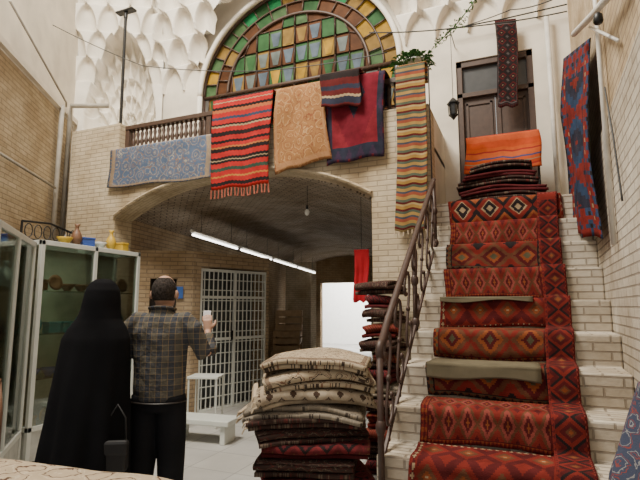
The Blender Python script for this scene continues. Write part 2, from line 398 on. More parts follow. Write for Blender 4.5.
# door on the landing
m=MB(); m.box(-.62,-.55,6.02,6.16,2.58,4.58); m.box(.20,.27,6.02,6.16,2.58,4.58); m.box(-.62,.27,6.02,6.16,4.5,4.58); m.box(-.62,.27,6.02,6.16,4.1,4.16)
dr=m.build('door_1',M['wood'],bevel=.005); struct(dr)
for x0,x1 in ((-.55,-.178),(-.172,.20)):
    m=MB(); m.box(x0,x1,6.07,6.10,2.58,4.1)
    for a,b in ((2.65,3.2),(3.28,4.03)):
        for bx in ((x0+.03,x0+.06,a,b),(x1-.06,x1-.03,a,b)): m.box(bx[0],bx[1],6.055,6.075,bx[2],bx[3])
        m.box(x0+.03,x1-.03,6.055,6.075,a,a+.03); m.box(x0+.03,x1-.03,6.055,6.075,b-.03,b)
    att(m.build('leaf',M['wood'],bevel=.003),dr)
m=MB(); m.box(-.55,.20,6.07,6.09,4.16,4.5); att(m.build('transom',plain('dusty_glass',(.07,.07,.07),.3)),dr)
# ---------------------------------------------------------------- staircase
ST=[(2.10,.24),(2.41,.47),(2.72,.70),(3.03,.91),(3.34,1.12),(3.69,1.33),(4.06,1.56),(4.37,1.82),(4.64,2.07),(4.87,2.31),(5.10,2.58)]
poly=[(2.10,0)]
for i,(y,z) in enumerate(ST):
    poly.append((y,z)); ny=ST[i+1][0] if i+1<len(ST) else 5.99; poly.append((ny,z))
poly.append((5.99,0))
m=MB(); n=len(poly); 
vs=[(-.79,y,z) for y,z in poly]+[(xw(y)-.002,y,z) for y,z in poly]
m.add(vs,[tuple(range(n)),tuple(range(2*n-1,n-1,-1))]+[(i,i+n,(i+1)%n+n,(i+1)%n) for i in range(n)])
top(m.build('staircase',M['brick_white'],bevel=.012),'steep whitewashed brick staircase covered with kilims','staircase')
RD=(.20,.025,.018); DR=(.10,.015,.015); OR=(.27,.075,.026); BN=(.14,.055,.028); NV=(.028,.03,.05); CR=(.37,.27,.16); GN=(.10,.09,.05); PK=(.29,.065,.05); BK=(.022,.016,.016)
KS=[
 (kilim('kilim_navy_red',NV,[(0,OR),(.12,RD),(.3,NV),(.5,RD),(.62,NV),(.85,DR)],6,2,.14,q=84,qv=40),'dark red and navy kilim'),
 (kilim('kilim_red_a',RD,[(0,OR),(.1,DR),(.25,PK),(.4,BN),(.55,RD),(.8,DR)],7,2,.12,q=112,qv=44),'dark red kilim with small diamonds'),
 (kilim('kilim_red_b',DR,[(0,CR),(.04,OR),(.14,BN),(.28,RD),(.48,DR),(.75,RD)],4,2,.10,q=84,qv=44),'red brown kilim with orange lozenges'),
 (kilim('kilim_brown',BN,[(0,GN),(.13,OR),(.25,DR),(.40,BN),(.56,RD),(.78,BK)],3,2,.12,q=84,qv=44),'brown and rust kilim with large diamonds'),
 (kilim('kilim_orange',OR,[(0,GN),(.1,DR),(.22,OR),(.34,BN),(.48,RD),(.62,BN),(.85,DR)],3,2,.10,q=84,qv=44),'rust orange kilim with dark diamonds'),
]
order=[0,2,1,3,4,2,1,3,1]
felt=plain('grey_brown_felt',(.13,.11,.07),.95)
def xl(y): return -.60-.012*(y-2.7)
def xr(y): return .28+.035*(y-2.7)
for k in range(1,11):
    y0=ST[k][0]; z0=ST[k-1][1] ; z1=ST[k][1]; y1=ST[k+1][0] if k<10 else 5.45
    path=[(y0-.018-.014*math.sin(k),z0+.02),(y0-.024,z0+(z1-z0)*.35),(y0-.016,z0+(z1-z0)*.7),(y0-.018,z1-.015),(y0-.008,z1+.012),(y0+.03,z1+.014),((y0+y1)/2,z1+.012),(y1-.03,z1+.014)]
    fl=[0]
    for a,b in zip(path,path[1:]): fl.append(fl[-1]+math.dist(a,b))
    zt=max(a[1] for a in path)-.02
    def fn(u,v,path=path,fl=fl,k=k,zt=zt):
        d=v*fl[-1]
        for i in range(len(path)-1):
            if d<=fl[i+1]+1e-9: break
        t=(d-fl[i])/max(1e-6,fl[i+1]-fl[i]); y=path[i][0]*(1-t)+path[i+1][0]*t; z=path[i][1]*(1-t)+path[i+1][1]*t
        x0=xl(y)-(.02 if k==10 else 0)+.014*math.sin(k*3.1); x1=(xr(y)+.04 if k==10 else xr(y)-.14)
        x=x0+(x1-x0)*u+.008*math.sin(k*2+v*6)
        if z<zt: y-=.010*abs(math.sin(u*9+k)); z+=.012*math.sin(u*5+k*1.7) if v<.2 else 0
        return (x,y,z)
    if k==10: mat=kilim('kilim_triangles',RD,[(0,CR),(.12,BK),(.26,CR),(.31,RD),(.5,BK),(.66,OR),(.8,RD)],4,1.9,.04,q=100,qv=50)
    else: mat=KS[order[k-1]%5][0]
    lab='kilim with cream and black triangles on the top riser' if k==10 else KS[order[k-1]%5][1]+' over a stair step'
    top(sheet('stair_kilim',fn,30,24,mat,.010),lab,'kilim rug',group='kilims on the stairs')
for k,dr_ in ((4,.085),(6,.030)):
    y0,z1=ST[k][0],ST[k][1]
    def ff(u,v,y0=y0,z1=z1,dr_=dr_):
        x=xl(y0)+.005+.69*u
        if v<.35:
            t=1-v/.35; return (x,y0-.046-.006*t+.005*math.sin(u*9),z1+.022-(dr_+.012*math.sin(u*7))*t)
        t=(v-.35)/.65; return (x,y0-.046+t*.28,z1+.022+.004*math.sin(pi*min(1,t*3)))
    top(sheet('felt_mat',ff,16,20,felt,.006),'plain grey brown felt mat over a stair edge','mat',group='felt mats on the stairs')
path=[]
for k in range(1,11):
    y0,z1=ST[k]; z0=ST[k-1][1]; y1=ST[k+1][0] if k<10 else 5.5
    path+=[(y0-.040,z0+.035),(y0-.038,z1-.02),(y0-.026,z1+.028),(y1-.055,z1+.030)]
fl=[0]
for a,b in zip(path,path[1:]): fl.append(fl[-1]+math.dist(a,b))
def rf(u,v):
    d=v*fl[-1]
    for i in range(len(path)-1):
        if d<=fl[i+1]+1e-9: break
    t=(d-fl[i])/max(1e-6,fl[i+1]-fl[i]); y=path[i][0]*(1-t)+path[i+1][0]*t; z=path[i][1]*(1-t)+path[i+1][1]*t
    return (xr(y)-.175+.175*u+.008*math.sin(v*14),y,z)
o=sheet('stair_runner',rf,8,220,kilim('runner_diamonds',DR,[(0,OR),(.10,BN),(.17,DR),(.34,RD),(.5,BK),(.62,DR),(.8,RD)],1,34,.16,q=24,qv=800,bst=[(0,PK),(.3,DR),(.6,RD)]),.010)
top(o,'long narrow dark red runner with small diamonds down the stairs','runner rug')
# ---------------------------------------------------------------- iron railing
e=empty('stair_railing',(-.755,2.70,.47))
RY0,RY1=2.70,4.80
def rz(y): return 1.36+.70*(y-2.79)
X=-.755
m=MB()
pts=[(X,RY0+.05-.055*math.sin(pi*1.4*(1-i/12)),rz(RY0+.02)-.05+.05*math.cos(pi*1.4*(1-i/12))) for i in range(13)]
pts+=[(X,y,rz(y)) for y in (RY0+.2,3.2,3.7,4.2,4.6,RY1)]
m.tube(pts,(.024),8); att(m.build('handrail',M['iron'],True),e)
m=MB(); m.tube([(X,RY0,rz(RY0)-.64),(X,RY1,rz(RY1)-.64)],.014,6); att(m.build('bar',M['iron']),e)
def post(y,zb):
    m=MB(); m.tube([(X,y,zb),(X,y,rz(y)-.02)],.019,8); m.ball((X,y,zb+.06),(.032,.032,.045)); m.ball((X,y,zb+.38),(.030,.030,.05)); return m.build('post',M['iron'],True)
att(post(RY0,.47),e); att(post(3.73,1.33),e); att(post(RY1,2.07),e)
def clothoid(S=2.35,n=44):
    pts=[(0,0)];x=z=0;ds=S/n
    for i in range(n):
        s=(i+.5)*ds; th=s*s*.9; x+=math.cos(th)*ds; z+=math.sin(th)*ds; pts.append((x,z))
    return [(-a,-b) for a,b in pts[::-1]]+pts[1:]
cl=clothoid()
def sc(sgn,dy,k=.215):
    a=math.radians(58); out=[]
    for p in cl:
        yy=p[0]*k; zz=p[1]*k; y2=yy*math.cos(a)-zz*math.sin(a); z2=yy*math.sin(a)+zz*math.cos(a)
        y2*=sgn; out.append((0,y2+dy,z2+.70*(y2+dy)))
    return out
m=MB(); m.tube(sc(1,0),.010,6); m.ball((0,0,0),(.016,.022,.022))
P_=sc(1,0); m.ball(P_[0],(.014,.02,.02)); m.ball(P_[-1],(.014,.02,.02))
s0=m.build('scroll',M['iron'],True)
ys=[RY0+.19+i*.29 for i in range(7)]
s0.location=(X,ys[0],rz(ys[0])-.34); att(s0,e)
for y in ys[1:]:
    c=s0.copy(); COL.objects.link(c); c.location=(X,y,rz(y)-.34)
top(e,'dark brown wrought iron stair railing with scrollwork','railing')
# ---------------------------------------------------------------- balcony balustrade
e=empty('balustrade',(-3,5.05,3.62))
m=MB(); m.box(-5.05,-.85,5.0,5.1,3.97,4.03); m.box(-5.05,-.85,5.0,5.1,3.62,3.68)
for x in (-5.02,-3.65,-2.3,-.9): m.box(x-.035,x+.035,5.01,5.09,3.68,3.97)
att(m.build('rail',M['wood'],bevel=.006),e)
m=MB(); m.lathe([(.018,0),(.024,.03),(.016,.06),(.032,.11),(.020,.15),(.016,.17),(.026,.22),(.016,.25),(.020,.29)],seg=8)
b0=m.build('baluster',M['wood'],True); b0.location=(-4.93,5.05,3.68); att(b0,e)
for i in range(1,54):
    c=b0.copy(); COL.objects.link(c); c.location=(-4.93+i*.075,5.05,3.68)
top(e,'dark turned-wood balustrade along the balcony','balustrade')
# ---------------------------------------------------------------- hanging rugs
def hang(name,tl,tr,br,bl,y,mat,label,amp=.02,back=.3,depth=.14,nu=24,nv=36,th=.008,fr=None,frl=.07,seed=0,group='rugs hung over the balcony',over=True,cat='rug'):
    Lf=((Vector(tl)-Vector(bl)).length+(Vector(tr)-Vector(br)).length)/2
    tot=(back+depth+Lf) if over else Lf
    def fn(u,v):
        d=v*tot; T=Vector(tl).lerp(Vector(tr),u); Bm=Vector(bl).lerp(Vector(br),u)
        if over and d<back: return (T.x,y+depth,T.y-(back-d))
        if over and d<back+depth: 
            t=(d-back)/depth; return (T.x,y+depth*(1-t),T.y+.012*math.sin(pi*t))
        t=(d-(back+depth if over else 0))/Lf; p=T.lerp(Bm,t)
        wv=amp*min(1,t*3)*(1+math.sin(u*7+seed+t*1.5)*.7+.3*math.sin(u*17+seed*2)+.3*math.sin(t*8+u*3))
        return (p.x+.012*math.sin(t*5+seed),y-wv,p.y-.012*math.sin(u*11+seed)*t)
    ob=sheet(name,fn,nu,nv,mat,th)
    if fr:
        m=MB(); nt=int((Vector(bl)-Vector(br)).length/.045)
        for i in range(nt+1):
            u=i/nt; p=Vector(fn(u,1)); m.tube([p,p+Vector((.004*math.sin(i),-.003,-frl*.5)),p+Vector((.008*math.sin(i*3),0,-frl))],[.009,.006,.010],5)
        f=m.build('fringe',fr); f['kind']='stuff'; att(f,ob)
    top(ob,label,cat,group=group); return ob
R1=(.44,.026,.024); 
redst=[(0,R1),(.05,BK),(.08,R1),(.12,(.46,.16,.05)),(.14,BK),(.18,R1),(.24,BK),(.27,CR),(.285,BK),(.31,R1),(.36,(.04,.07,.05)),(.40,R1),(.45,(.5,.2,.05)),(.47,R1),(.52,BK),(.56,R1),(.60,CR),(.61,R1),(.66,BK),(.69,(.45,.13,.05)),(.73,R1),(.78,(.04,.06,.10)),(.81,R1),(.86,BK),(.88,CR),(.90,R1),(.95,BK)]
hang('hanging_rug',(-3.44,4.06),(-2.60,4.06),(-2.62,2.90),(-3.39,2.90),4.80,stripes('red_striped_kilim',redst,1.6,1,zig=16,za=.012),'bright red striped kilim with tassels over the balcony',fr=M['fringe_red'],depth=.30,frl=.10,seed=1,amp=.018)
hang('hanging_rug',(-2.57,4.06),(-1.95,4.06),(-1.86,3.13),(-2.56,3.02),4.83,floral('gold_rug',(.33,.16,.065),(.46,.28,.135),(.24,.085,.04),5,(.38,.20,.10),asp=(1,2)),'golden brown patterned rug over the balcony',seed=2,depth=.27,amp=.028)
hang('hanging_rug',(-1.91,4.055),(-1.24,4.05),(-1.28,3.10),(-1.93,3.05),4.84,kilim('maroon_rug',(.17,.014,.026),[(0,CR),(.06,NV),(.18,(.17,.014,.026)),(.5,(.21,.02,.03)),(.9,NV)],1,1,.20,bst=[(0,NV),(.5,(.05,.03,.06)),(.8,(.20,.03,.04))]),'maroon rug with dark border over the balcony',seed=3,depth=.26,amp=.018)
hang('hanging_rug',(-1.96,4.10),(-1.50,4.09),(-1.50,3.66),(-1.96,3.70),4.76,stripes('small_dark_kilim',[(0,DR),(.12,NV),(.2,DR),(.3,CR),(.34,NV),(.45,DR),(.6,NV),(.66,CR),(.70,DR),(.85,BK)],1.5,1,zig=10,za=.015),'small dark striped kilim over the balcony',seed=4,depth=.36,back=.2,amp=.010)
st=[(0,(.34,.20,.055)),(.12,DR),(.2,(.08,.10,.07)),(.3,(.36,.22,.07)),(.42,(.06,.07,.09)),(.5,(.28,.075,.04)),(.62,(.36,.22,.07)),(.74,(.09,.11,.075)),(.84,DR),(.92,(.40,.29,.13))]
hang('hanging_rug',(-1.11,4.06),(-.80,4.06),(-.84,2.27),(-1.16,2.27),4.83,stripes('striped_runner',st,8,1),'narrow ochre and dark striped runner on the pillar',seed=5,amp=.008,nv=60,fr=M['fringe'],frl=.04,depth=.1,back=.2)
hang('hanging_cloth',(-5.15,3.64),(-3.46,3.64),(-3.44,3.08),(-5.15,3.11),4.86,floral('blue_paisley',(.10,.14,.22),(.36,.32,.26),(.30,.17,.09),4.5,(.36,.25,.14),asp=(3,1)),'muted blue paisley cloth draped over the balcony parapet',seed=6,amp=.008,depth=.02,back=.02,cat='cloth')
o=hang('hanging_rug',(-.76,4.02),(.68,3.46),(.66,1.98),(-.66,2.2),0,kilim('navy_red_rug',NV,[(0,RD),(.2,NV),(.4,(.03,.055,.11)),(.6,(.20,.025,.02)),(.8,NV)],1,3,.30,bst=[(0,CR),(.10,(.22,.025,.02)),(.55,(.035,.06,.12)),(.8,BK)]),'navy and red rug hanging on the brick wall',group='rugs hung around the landing',over=False,amp=.04,seed=8)
place(o,(.545,4.50,0),math.radians(-88.4))
hang('hanging_rug',(-.13,4.95),(.11,4.92),(.09,3.82),(-.13,3.85),5.86,kilim('dark_saddle_rug',BK,[(0,CR),(.06,BK),(.28,DR),(.42,BK),(.8,(.09,.08,.08))],2,10,.1,q=30,qv=140,bst=[(0,DR),(.4,BK)]),'narrow dark kilim hanging above the landing door',group='rugs hung around the landing',over=False,amp=.005)
m=MB(); m.tube([(-.7,5.87,4.97),(0,5.87,4.955),(.66,5.87,4.97)],.008,6); top(m.build('hanging_rod',M['black']),'thin black rod above the landing door','rod')
e=empty('rug_rack',(-.1,5.65,2.58))
m=MB(); m.tube([(-.5,5.65,3.40),(.27,5.65,3.40)],.012,8); att(m.build('bar',M['black']),e)
for x in (-.48,.25):
    m=MB(); m.tube([(x,5.65,2.58),(x,5.65,3.40)],.012,8); m.box(x-.015,x+.015,5.55,5.75,2.58,2.60); att(m.build('leg',M['black']),e)
top(e,'low black metal rack holding a rug','rack')
hang('hanging_rug',(-.50,3.425),(.27,3.425),(.29,3.0),(-.52,3.0),5.60,stripes('orange_kilim',[(0,(.60,.085,.025)),(.2,(.66,.12,.03)),(.3,(.40,.04,.03)),(.34,(.68,.14,.04)),(.50,(.10,.10,.20)),(.55,(.66,.11,.03)),(.64,CR),(.67,(.62,.09,.03)),(.75,(.45,.045,.03)),(.8,(.66,.12,.04))],1.9,1,zig=4),'bright orange kilim over a low rack',group='rugs hung around the landing',depth=.10,back=.2,amp=.016)
# ---------------------------------------------------------------- folded rugs
def folded(name,w,d,n,t,mat,loc,rz,label,seed=0,group=None,amp=.01,fr=False,cat='folded rug',droop=.0,th=.72):
    path=[]; r=t/2
    for i in range(n):
        a,b=-d/2+r,d/2-r
        if i%2: a,b=b,a
        ext=.018*math.sin(seed*3+i*2)
        for k in range(9): path.append((a+(b-a)*k/8+ (ext if k in(0,8) else 0),t*.5+i*t))
        if i<n-1:
            s=1 if b>0 else -1
            for k in range(1,6):
                an=-pi/2+pi*k/6; path.append((b+s*r*math.cos(an)+ext,t*.5+i*t+r+r*math.sin(an)))
    fl=[0]
    for a,b in zip(path,path[1:]): fl.append(fl[-1]+math.dist(a,b))
    nn=len(path)-1
    vs=[];uvs=[];nx=26
    for j,(y,z) in enumerate(path):
        for i in range(nx+1):
            u=i/nx; x=(u-.5)*w
            dz=amp*noise.noise(Vector((x*2.5+seed*5,y*2.5,seed)))*(.4+z/(n*t)) 
            dz-=droop*(abs(2*x/w)**2.5)+droop*.6*(abs(2*y/d)**4)
            dy=.022*noise.noise(Vector((x*3,z*14,seed*2+7))); dx=.045*noise.noise(Vector((seed,z*20,y*2)))
            vs.append((x+dx,y+dy,max(z+dz,t*.35-(loc[2] if droop else 0)))); uvs.append((u,fl[j]/fl[-1]))
    fs=[(j*(nx+1)+i,j*(nx+1)+i+1,(j+1)*(nx+1)+i+1,(j+1)*(nx+1)+i) for j in range(nn) for i in range(nx)]
    me=bpy.data.meshes.new(name); me.from_pydata(vs,[],fs); me.materials.append(mat); ul=me.uv_layers.new(name='UVMap')
    for l in me.loops: ul.data[l.index].uv=uvs[l.vertex_index]
    for p in me.polygons: p.use_smooth=True
    ob=bpy.data.objects.new(name,me); COL.objects.link(ob); mo=ob.modifiers.new('s','SOLIDIFY'); mo.thickness=t*th; mo.offset=0
    ob.location=loc; ob.rotation_euler=(0,0,rz)
    if fr:
        m=MB(); k=int(d/.028)
        for ly in range(n):
            for i in range(k+1):
                y=(i/k-.5)*d*.94; x=-w/2; z=t*.5+ly*t-droop
                m.tube([(x,y,z),(x-.03,y+.004*math.sin(i),z-.008),(x-.045,y+.01*math.sin(i*2+ly),z-.045)],[.006,.006,.004],4)
        f=m.build('fringe',M['fringe']); f['kind']='stuff'; f.parent=ob
    top(ob,label,cat,group=group); return ob
cream=floral('cream_rug',(.48,.39,.27),(.07,.05,.04),(.22,.12,.075),5,(.13,.08,.055),asp=(1,4))
cream2=kilim('cream_rug_b',(.46,.38,.27),[(0,(.08,.05,.035)),(.14,(.50,.42,.31)),(.44,(.44,.36,.26)),(.60,(.09,.06,.045)),(.68,(.48,.39,.28))],5,14,.12,q=90,qv=300)
brownr=floral('brown_rug',(.050,.030,.025),(.15,.11,.08),(.12,.03,.026),7,asp=(1,4))
maroon=kilim('maroon_stack_rug',(.11,.02,.022),[(0,BN),(.06,(.11,.02,.022)),(.3,(.17,.025,.028)),(.5,BK),(.7,(.12,.022,.025))],5,16,.1,q=80,qv=300)
greyr=floral('grey_rug',(.26,.22,.17),(.07,.055,.045),(.36,.30,.22),8,asp=(1,4))
z=0; rs=math.radians(24)
spec=[
  (.76,.62,3,.042,maroon,'folded dark maroon rug at the bottom of a stack',False,.02,0),
  (.80,.60,3,.041,maroon,'folded maroon rug with small motifs in a stack',False,.04,0),
  (.74,.62,3,.041,brownr,'folded dark brown rug in a stack',False,-.01,0),
  (.80,.60,3,.039,maroon,'folded maroon rug with thin edges in a stack',False,.05,0),
  (.84,.62,3,.037,brownr,'folded near-black rug in a stack',False,-.02,.02),
  (.88,.64,2,.042,brownr,'folded black-brown rug with pale fringe in a stack',True,-.02,.02),
  (.90,.64,2,.044,greyr,'folded grey beige rug with fringe in a stack',True,-.03,.045),
  (.88,.62,3,.043,cream2,'folded cream rug with dark lattice in a stack',True,-.0,.05),
  (.84,.60,3,.045,cream,'folded cream rug with dark scrolls in a stack',False,.06,.05),
  (.80,.58,2,.045,cream,'folded cream rug with dark border on top of a stack',False,.08,.05)]
for i,(w_,d_,n_,t_,mt,lab,fr_,ox,dp) in enumerate(spec):
    folded('folded_rug',w_,d_,n_,t_,mt,(-1.62+ox,3.72+.03*math.cos(i*1.7),z),rs+.15*math.sin(i*1.9),lab,seed=i,group='big stack of folded rugs',amp=.04 if i>5 else .018,fr=fr_,droop=dp); z+=n_*t_+(.003)
z=0; cols5=[maroon,brownr,KS[1][0],KS[2][0],brownr,greyr,maroon,KS[3][0],brownr,KS[1][0],brownr,maroon,brownr]
for i,mt in enumerate(cols5):
    folded('folded_rug',.29+.06*math.sin(i*1.7),.36,3,.042,mt,(-1.25+.02*math.sin(i*2),4.62,z),.22*math.sin(i*3),'folded dark textile in a tall stack against the pillar',seed=i+20,group='tall stack of folded textiles',amp=.02,droop=.012); z+=.136
z=2.615
for i,(mt,w_) in enumerate([(brownr,.86),(maroon,.84),(brownr,.80),(maroon,.70),(brownr,.60)]):
    folded('folded_rug',w_,.34,2,.036,mt,(-.16+.03*math.sin(i*2),5.36,z),.08*math.sin(i*3),'dark folded rug in a pile on the stair landing',seed=i+40,group='pile of rugs on the landing',amp=.03,droop=.03); z+=.036*2+.010
z=0; beige=floral('beige_rug',(.44,.35,.24),(.10,.055,.04),(.52,.44,.32),6,(.17,.08,.05),asp=(1.6,3.2))
for i,mt in enumerate([maroon,brownr,greyr,cream2,beige]):
    folded('folded_rug',1.62,.72,4,.038,mt,(-1.80,1.38,z),.09,'folded rug in a low pile' if i<4 else 'beige and brown patterned rug on top of a low pile',seed=i+60,group='low pile of rugs',amp=.02); z+=.158
def bun(u,v):
    z=1.20-.93*v; w_=.05+.12*min(1,v*2.6); x=.455-w_*(1-abs(2*u-1)**2)-.018*math.sin(u*18+v*4)*min(1,v*3); y=2.27+(u-.5)*(.30+.26*min(1,v*2))
    return (x+.031*(y-2.2),y,z+.03*math.sin(u*5)*(1-v))
o=sheet('draped_textile',bun,48,40,floral('blue_grey_textile',(.06,.07,.11),(.26,.25,.25),(.25,.06,.05),7,asp=(1,2)),.012)
top(o,'dark blue and grey patterned textile hanging in folds','textile')
# ---------------------------------------------------------------- display cabinets
def vitrine(loc,rz_,L,D,Hh,label,bays):
    e=empty('display_cabinet',loc,rz_)
    m=MB(); p=.045
    for i in range(bays+1):
        x=(L-p)*i/bays; m.box(x,x+p,0,p,0,Hh)
    for x in (0,L-p): m.box(x,x+p,D-p,D,0,Hh)
    for z in (.30,Hh-.05): 
        m.box(0,L,0,p,z,z+.05); m.box(0,p,0,D,z,z+.05); m.box(L-p,L,0,D,z,z+.05)
    m.box(0,L,D-p,D,Hh-.05,Hh)
    att(m.build('frame',M['alu'],bevel=.004),e,False)
    m=MB(); m.box(.01,L-.01,D-.02,D-.005,.30,Hh-.05); att(m.build('back_panel',plain('pale_green_panel',(.33,.35,.28),.6)),e,False)
    m=MB(); m.box(.01,L-.01,.012,D-.02,.02,.30); att(m.build('base',plain('white_base_panel',(.52,.53,.49),.5)),e,False)
    for z in (.78,1.22,1.66):
        m=MB(); m.box(.03,L-.03,.05,D-.03,z,z+.012); att(m.build('shelf',M['glass']),e,False)
    for i in range(bays):
        x=(L-p)*i/bays+p; x1=(L-p)*(i+1)/bays
        m=MB(); m.box(x,x1,.018,.024,.35,Hh-.05); att(m.build('glass_door',M['glass']),e,False)
    m=MB(); m.box(.018,.024,p,D-p,.35,Hh-.05); att(m.build('glass_side',M['glass']),e,False)
    m=MB(); m.box(.01,L-.01,.01,D-.01,Hh-.006,Hh-.0); att(m.build('glass_top',M['glass']),e,False)
    top(e,label,'display cabinet'); return e
vitrine((-3.47,2.31,0),math.radians(133.3),1.40,.34,2.14,'white framed glass display cabinet with shelves of wares',2)
vitrine((-4.45,3.40,0),math.radians(90),1.38,.42,2.18,'white framed glass cabinet beside the arch',2)
tur=plain('turquoise_glaze',(.05,.30,.36),.2); cob=plain('cobalt_glaze',(.05,.10,.35),.2); brass=plain('brass',(.50,.35,.12),.3,.8); whi=plain('white_porcelain',(.7,.7,.66),.2); rose=plain('rose_fabric',(.45,.18,.16),.8); yel=plain('yellow_plastic',(.60,.38,.04),.5)
def vase(mat):
    m=MB(); m.lathe([(.03,0),(.035,.01),(.055,.06),(.06,.10),(.045,.15),(.02,.19),(.018,.22),(.032,.25),(.026,.25)],seg=14); return m.build('vase',mat,True)
def bowl(mat):
    m=MB(); m.lathe([(.03,0),(.035,.01),(.06,.04),(.085,.08),(.08,.082),(.055,.045),(.01,.018)],seg=16); return m.build('bowl',mat,True)
def plate(mat):
    m=MB(); m.lathe([(.03,0),(.05,.006),(.085,.022),(.085,.027),(.05,.012),(.01,.008)],seg=20); return m.build('plate',mat,True)
def box_(mat):
    m=MB(); m.box(-.07,.07,-.05,.05,0,.09); m.box(-.074,.074,-.054,.054,.09,.115); return m.build('trinket_box',mat,bevel=.006)
names={'vase':'glazed vase on a cabinet shelf','bowl':'small bowl on a cabinet shelf','plate':'decorated plate propped on a cabinet shelf','trinket_box':'small lidded box on a cabinet shelf'}
cnt=0
for (base,rz_,L,D) in (((-3.47,2.31),math.radians(133.3),1.40,.34),((-4.45,3.40),math.radians(90),1.38,.42)):
    for z in (.302,.792,1.232,1.672):
        for i in range(7):
            x=.13+i*(L-.26)/6; y=D*.45+.02*math.sin(cnt)
            wx=base[0]+x*math.cos(rz_)-y*math.sin(rz_); wy=base[1]+x*math.sin(rz_)+y*math.cos(rz_)
            mt=[tur,cob,brass,whi,rose,M['wood2']][(cnt*5+i)%6]; fn=[vase,bowl,plate,box_][(cnt*3+cnt//4)%4]
            o=fn(mt); 
            if fn is plate: place(o,(wx,wy,z+.087),rz_,math.radians(80))
            else: place(o,(wx,wy,z+ .001),rz_)
            n=o.name.split('.')[0]
            top(o,names[n],{'trinket_box':'box'}.get(n,n),group='wares in the display cabinets'); cnt+=1
for i,(mt,fn,y) in enumerate([(yel,box_,4.62),(yel,vase,4.45),(whi,bowl,4.28),(cob,box_,4.10),(M['wood2'],vase,3.95),(yel,bowl,3.8)]):
    o=fn(mt); place(o,(-4.62,y,2.182),.4*i); n=o.name.split('.')[0]
    top(o,'yellow container standing on a glass cabinet' if mt is yel else 'small object standing on a glass cabinet',{'trinket_box':'box'}.get(n,n),group='objects on top of the cabinet')
e=empty('iron_fence',(-4.80,3.75,2.18)); m=MB()
m.tube([(-4.80,3.42,2.182),(-4.80,3.42,2.40)],.012); m.tube([(-4.80,4.1,2.182),(-4.80,4.1,2.36)],.012); m.tube([(-4.80,3.42,2.40),(-4.80,3.75,2.42),(-4.80,4.1,2.34)],.012); m.tube([(-4.80,3.42,2.22),(-4.80,4.1,2.22)],.008)
att(m.build('frame',M['black']),e); m=MB()
for i in range(6):
    yc=3.5+i*.11; m.tube([(-4.80,yc+.045*math.cos(a/10*2*pi),2.31+.075*math.sin(a/10*2*pi)) for a in range(11)],.006,5)
att(m.build('scroll',M['black']),e); top(e,'small black iron scroll fence on the cabinet','fence')
e=empty('wooden_chair',(-3.2,2.03,0),math.radians(60)); W=M['wood2']
m=MB(); m.box(-.21,.21,-.2,.2,.43,.46); att(m.build('seat',W,bevel=.01),e,False)
for x in (-.19,.19):
    for y in (-.18,.18):
        m=MB(); m.tube([(x,y,0),(x,y,.43)],[.014,.02],8); att(m.build('leg',W,True),e,False)
m=MB()
for x in (-.19,.19): m.tube([(x,.19,.46),(x,.22,.8),(x*.9,.25,1.0)],.017,8)
m.tube([(-.18,.25,1.0),(0,.26,1.05),(.18,.25,1.0)],.022,8); m.tube([(-.19,.21,.7),(.19,.21,.7)],.014,8)
for x in (-.08,0,.08): m.tube([(x,.21,.7),(x,.255,1.02)],.009,6)
att(m.build('backrest',W,True),e,False); top(e,'brown wooden chair with a spindle back beside the cabinet','chair')
e=empty('bench',(-3.42,4.80,0),.1); m=MB(); m.box(-.38,.38,-.16,.16,.2,.26); att(m.build('seat',M['alu'],bevel=.01),e,False)
for x in (-.33,.27):
    m=MB(); m.box(x,x+.06,-.13,.13,0,.2); att(m.build('leg',M['alu'],bevel=.006),e,False)
top(e,'low white bench standing by the passage','bench')
e=empty('side_table',(-3.80,5.35,0),.3); m=MB(); m.box(-.2,.2,-.16,.16,.60,.63); att(m.build('tabletop',M['alu'],bevel=.005),e,False)
for x in (-.18,.18):
    for y in (-.14,.14):
        m=MB(); m.tube([(x,y,0),(x,y,.60)],.012,6); att(m.build('leg',M['alu']),e,False)
top(e,'small white metal table near the lattice gate','table')
for i in range(3):
    e=empty('wooden_crate',(-5.15+.03*i,10.4,i*.47),.2+.1*i); m=MB()
    for z in (.0,.16,.32): 
        for s in (-1,1):
            m.box(-.3,.3,s*.25-.01,s*.25+.01,z+.01,z+.13); m.box(s*.3-.01,s*.3+.01,-.25,.25,z+.01,z+.13)
    m.box(-.3,.3,-.25,.25,0,.02)
    for x in (-.28,.28):
        for y in (-.23,.23): m.box(x-.02,x+.02,y-.02,y+.02,.01,.46)
    att(m.build('slats',M['crate']),e,False)
    m=MB(); m.box(-.3,.3,-.25,.25,.45,.465); att(m.build('lid',M['crate']),e,False)
    top(e,'pale slatted wooden crate stacked in the passage','crate',group='stacked crates')
m=MB(); m.box(-6.3,-5.5,12.6,13.0,0,2.75); struct(m.build('wall_pier',M['brick_fac']))
Aa=Vector((-4.45,5.75,2.56)); Bb=Vector((-5.35,12.6,2.42)); dd=(Bb-Aa).normalized()
for i in range(4):
    p=Aa.lerp(Bb,i/4+.005); q=Aa.lerp(Bb,(i+1)/4-.005)
    e=empty('fluorescent_lamp',p); m=MB(); m.tube([p+Vector((0,0,.05)),q+Vector((0,0,.05))],(.03),4); att(m.build('housing',M['pipe']),e)
    m=MB(); m.tube([p+dd*.05,q-dd*.05],.016,10); att(m.build('tube',M['tube'],True),e)
    for s in (p+dd*.3,q-dd*.3): 
        m=MB(); m.tube([s+Vector((0,0,.06)),s+Vector((0,0,.42))],.004,5); att(m.build('hanger',M['black']),e)
    top(e,'long white fluorescent lamp under the brick vault','lamp',group='lamps under the vault')
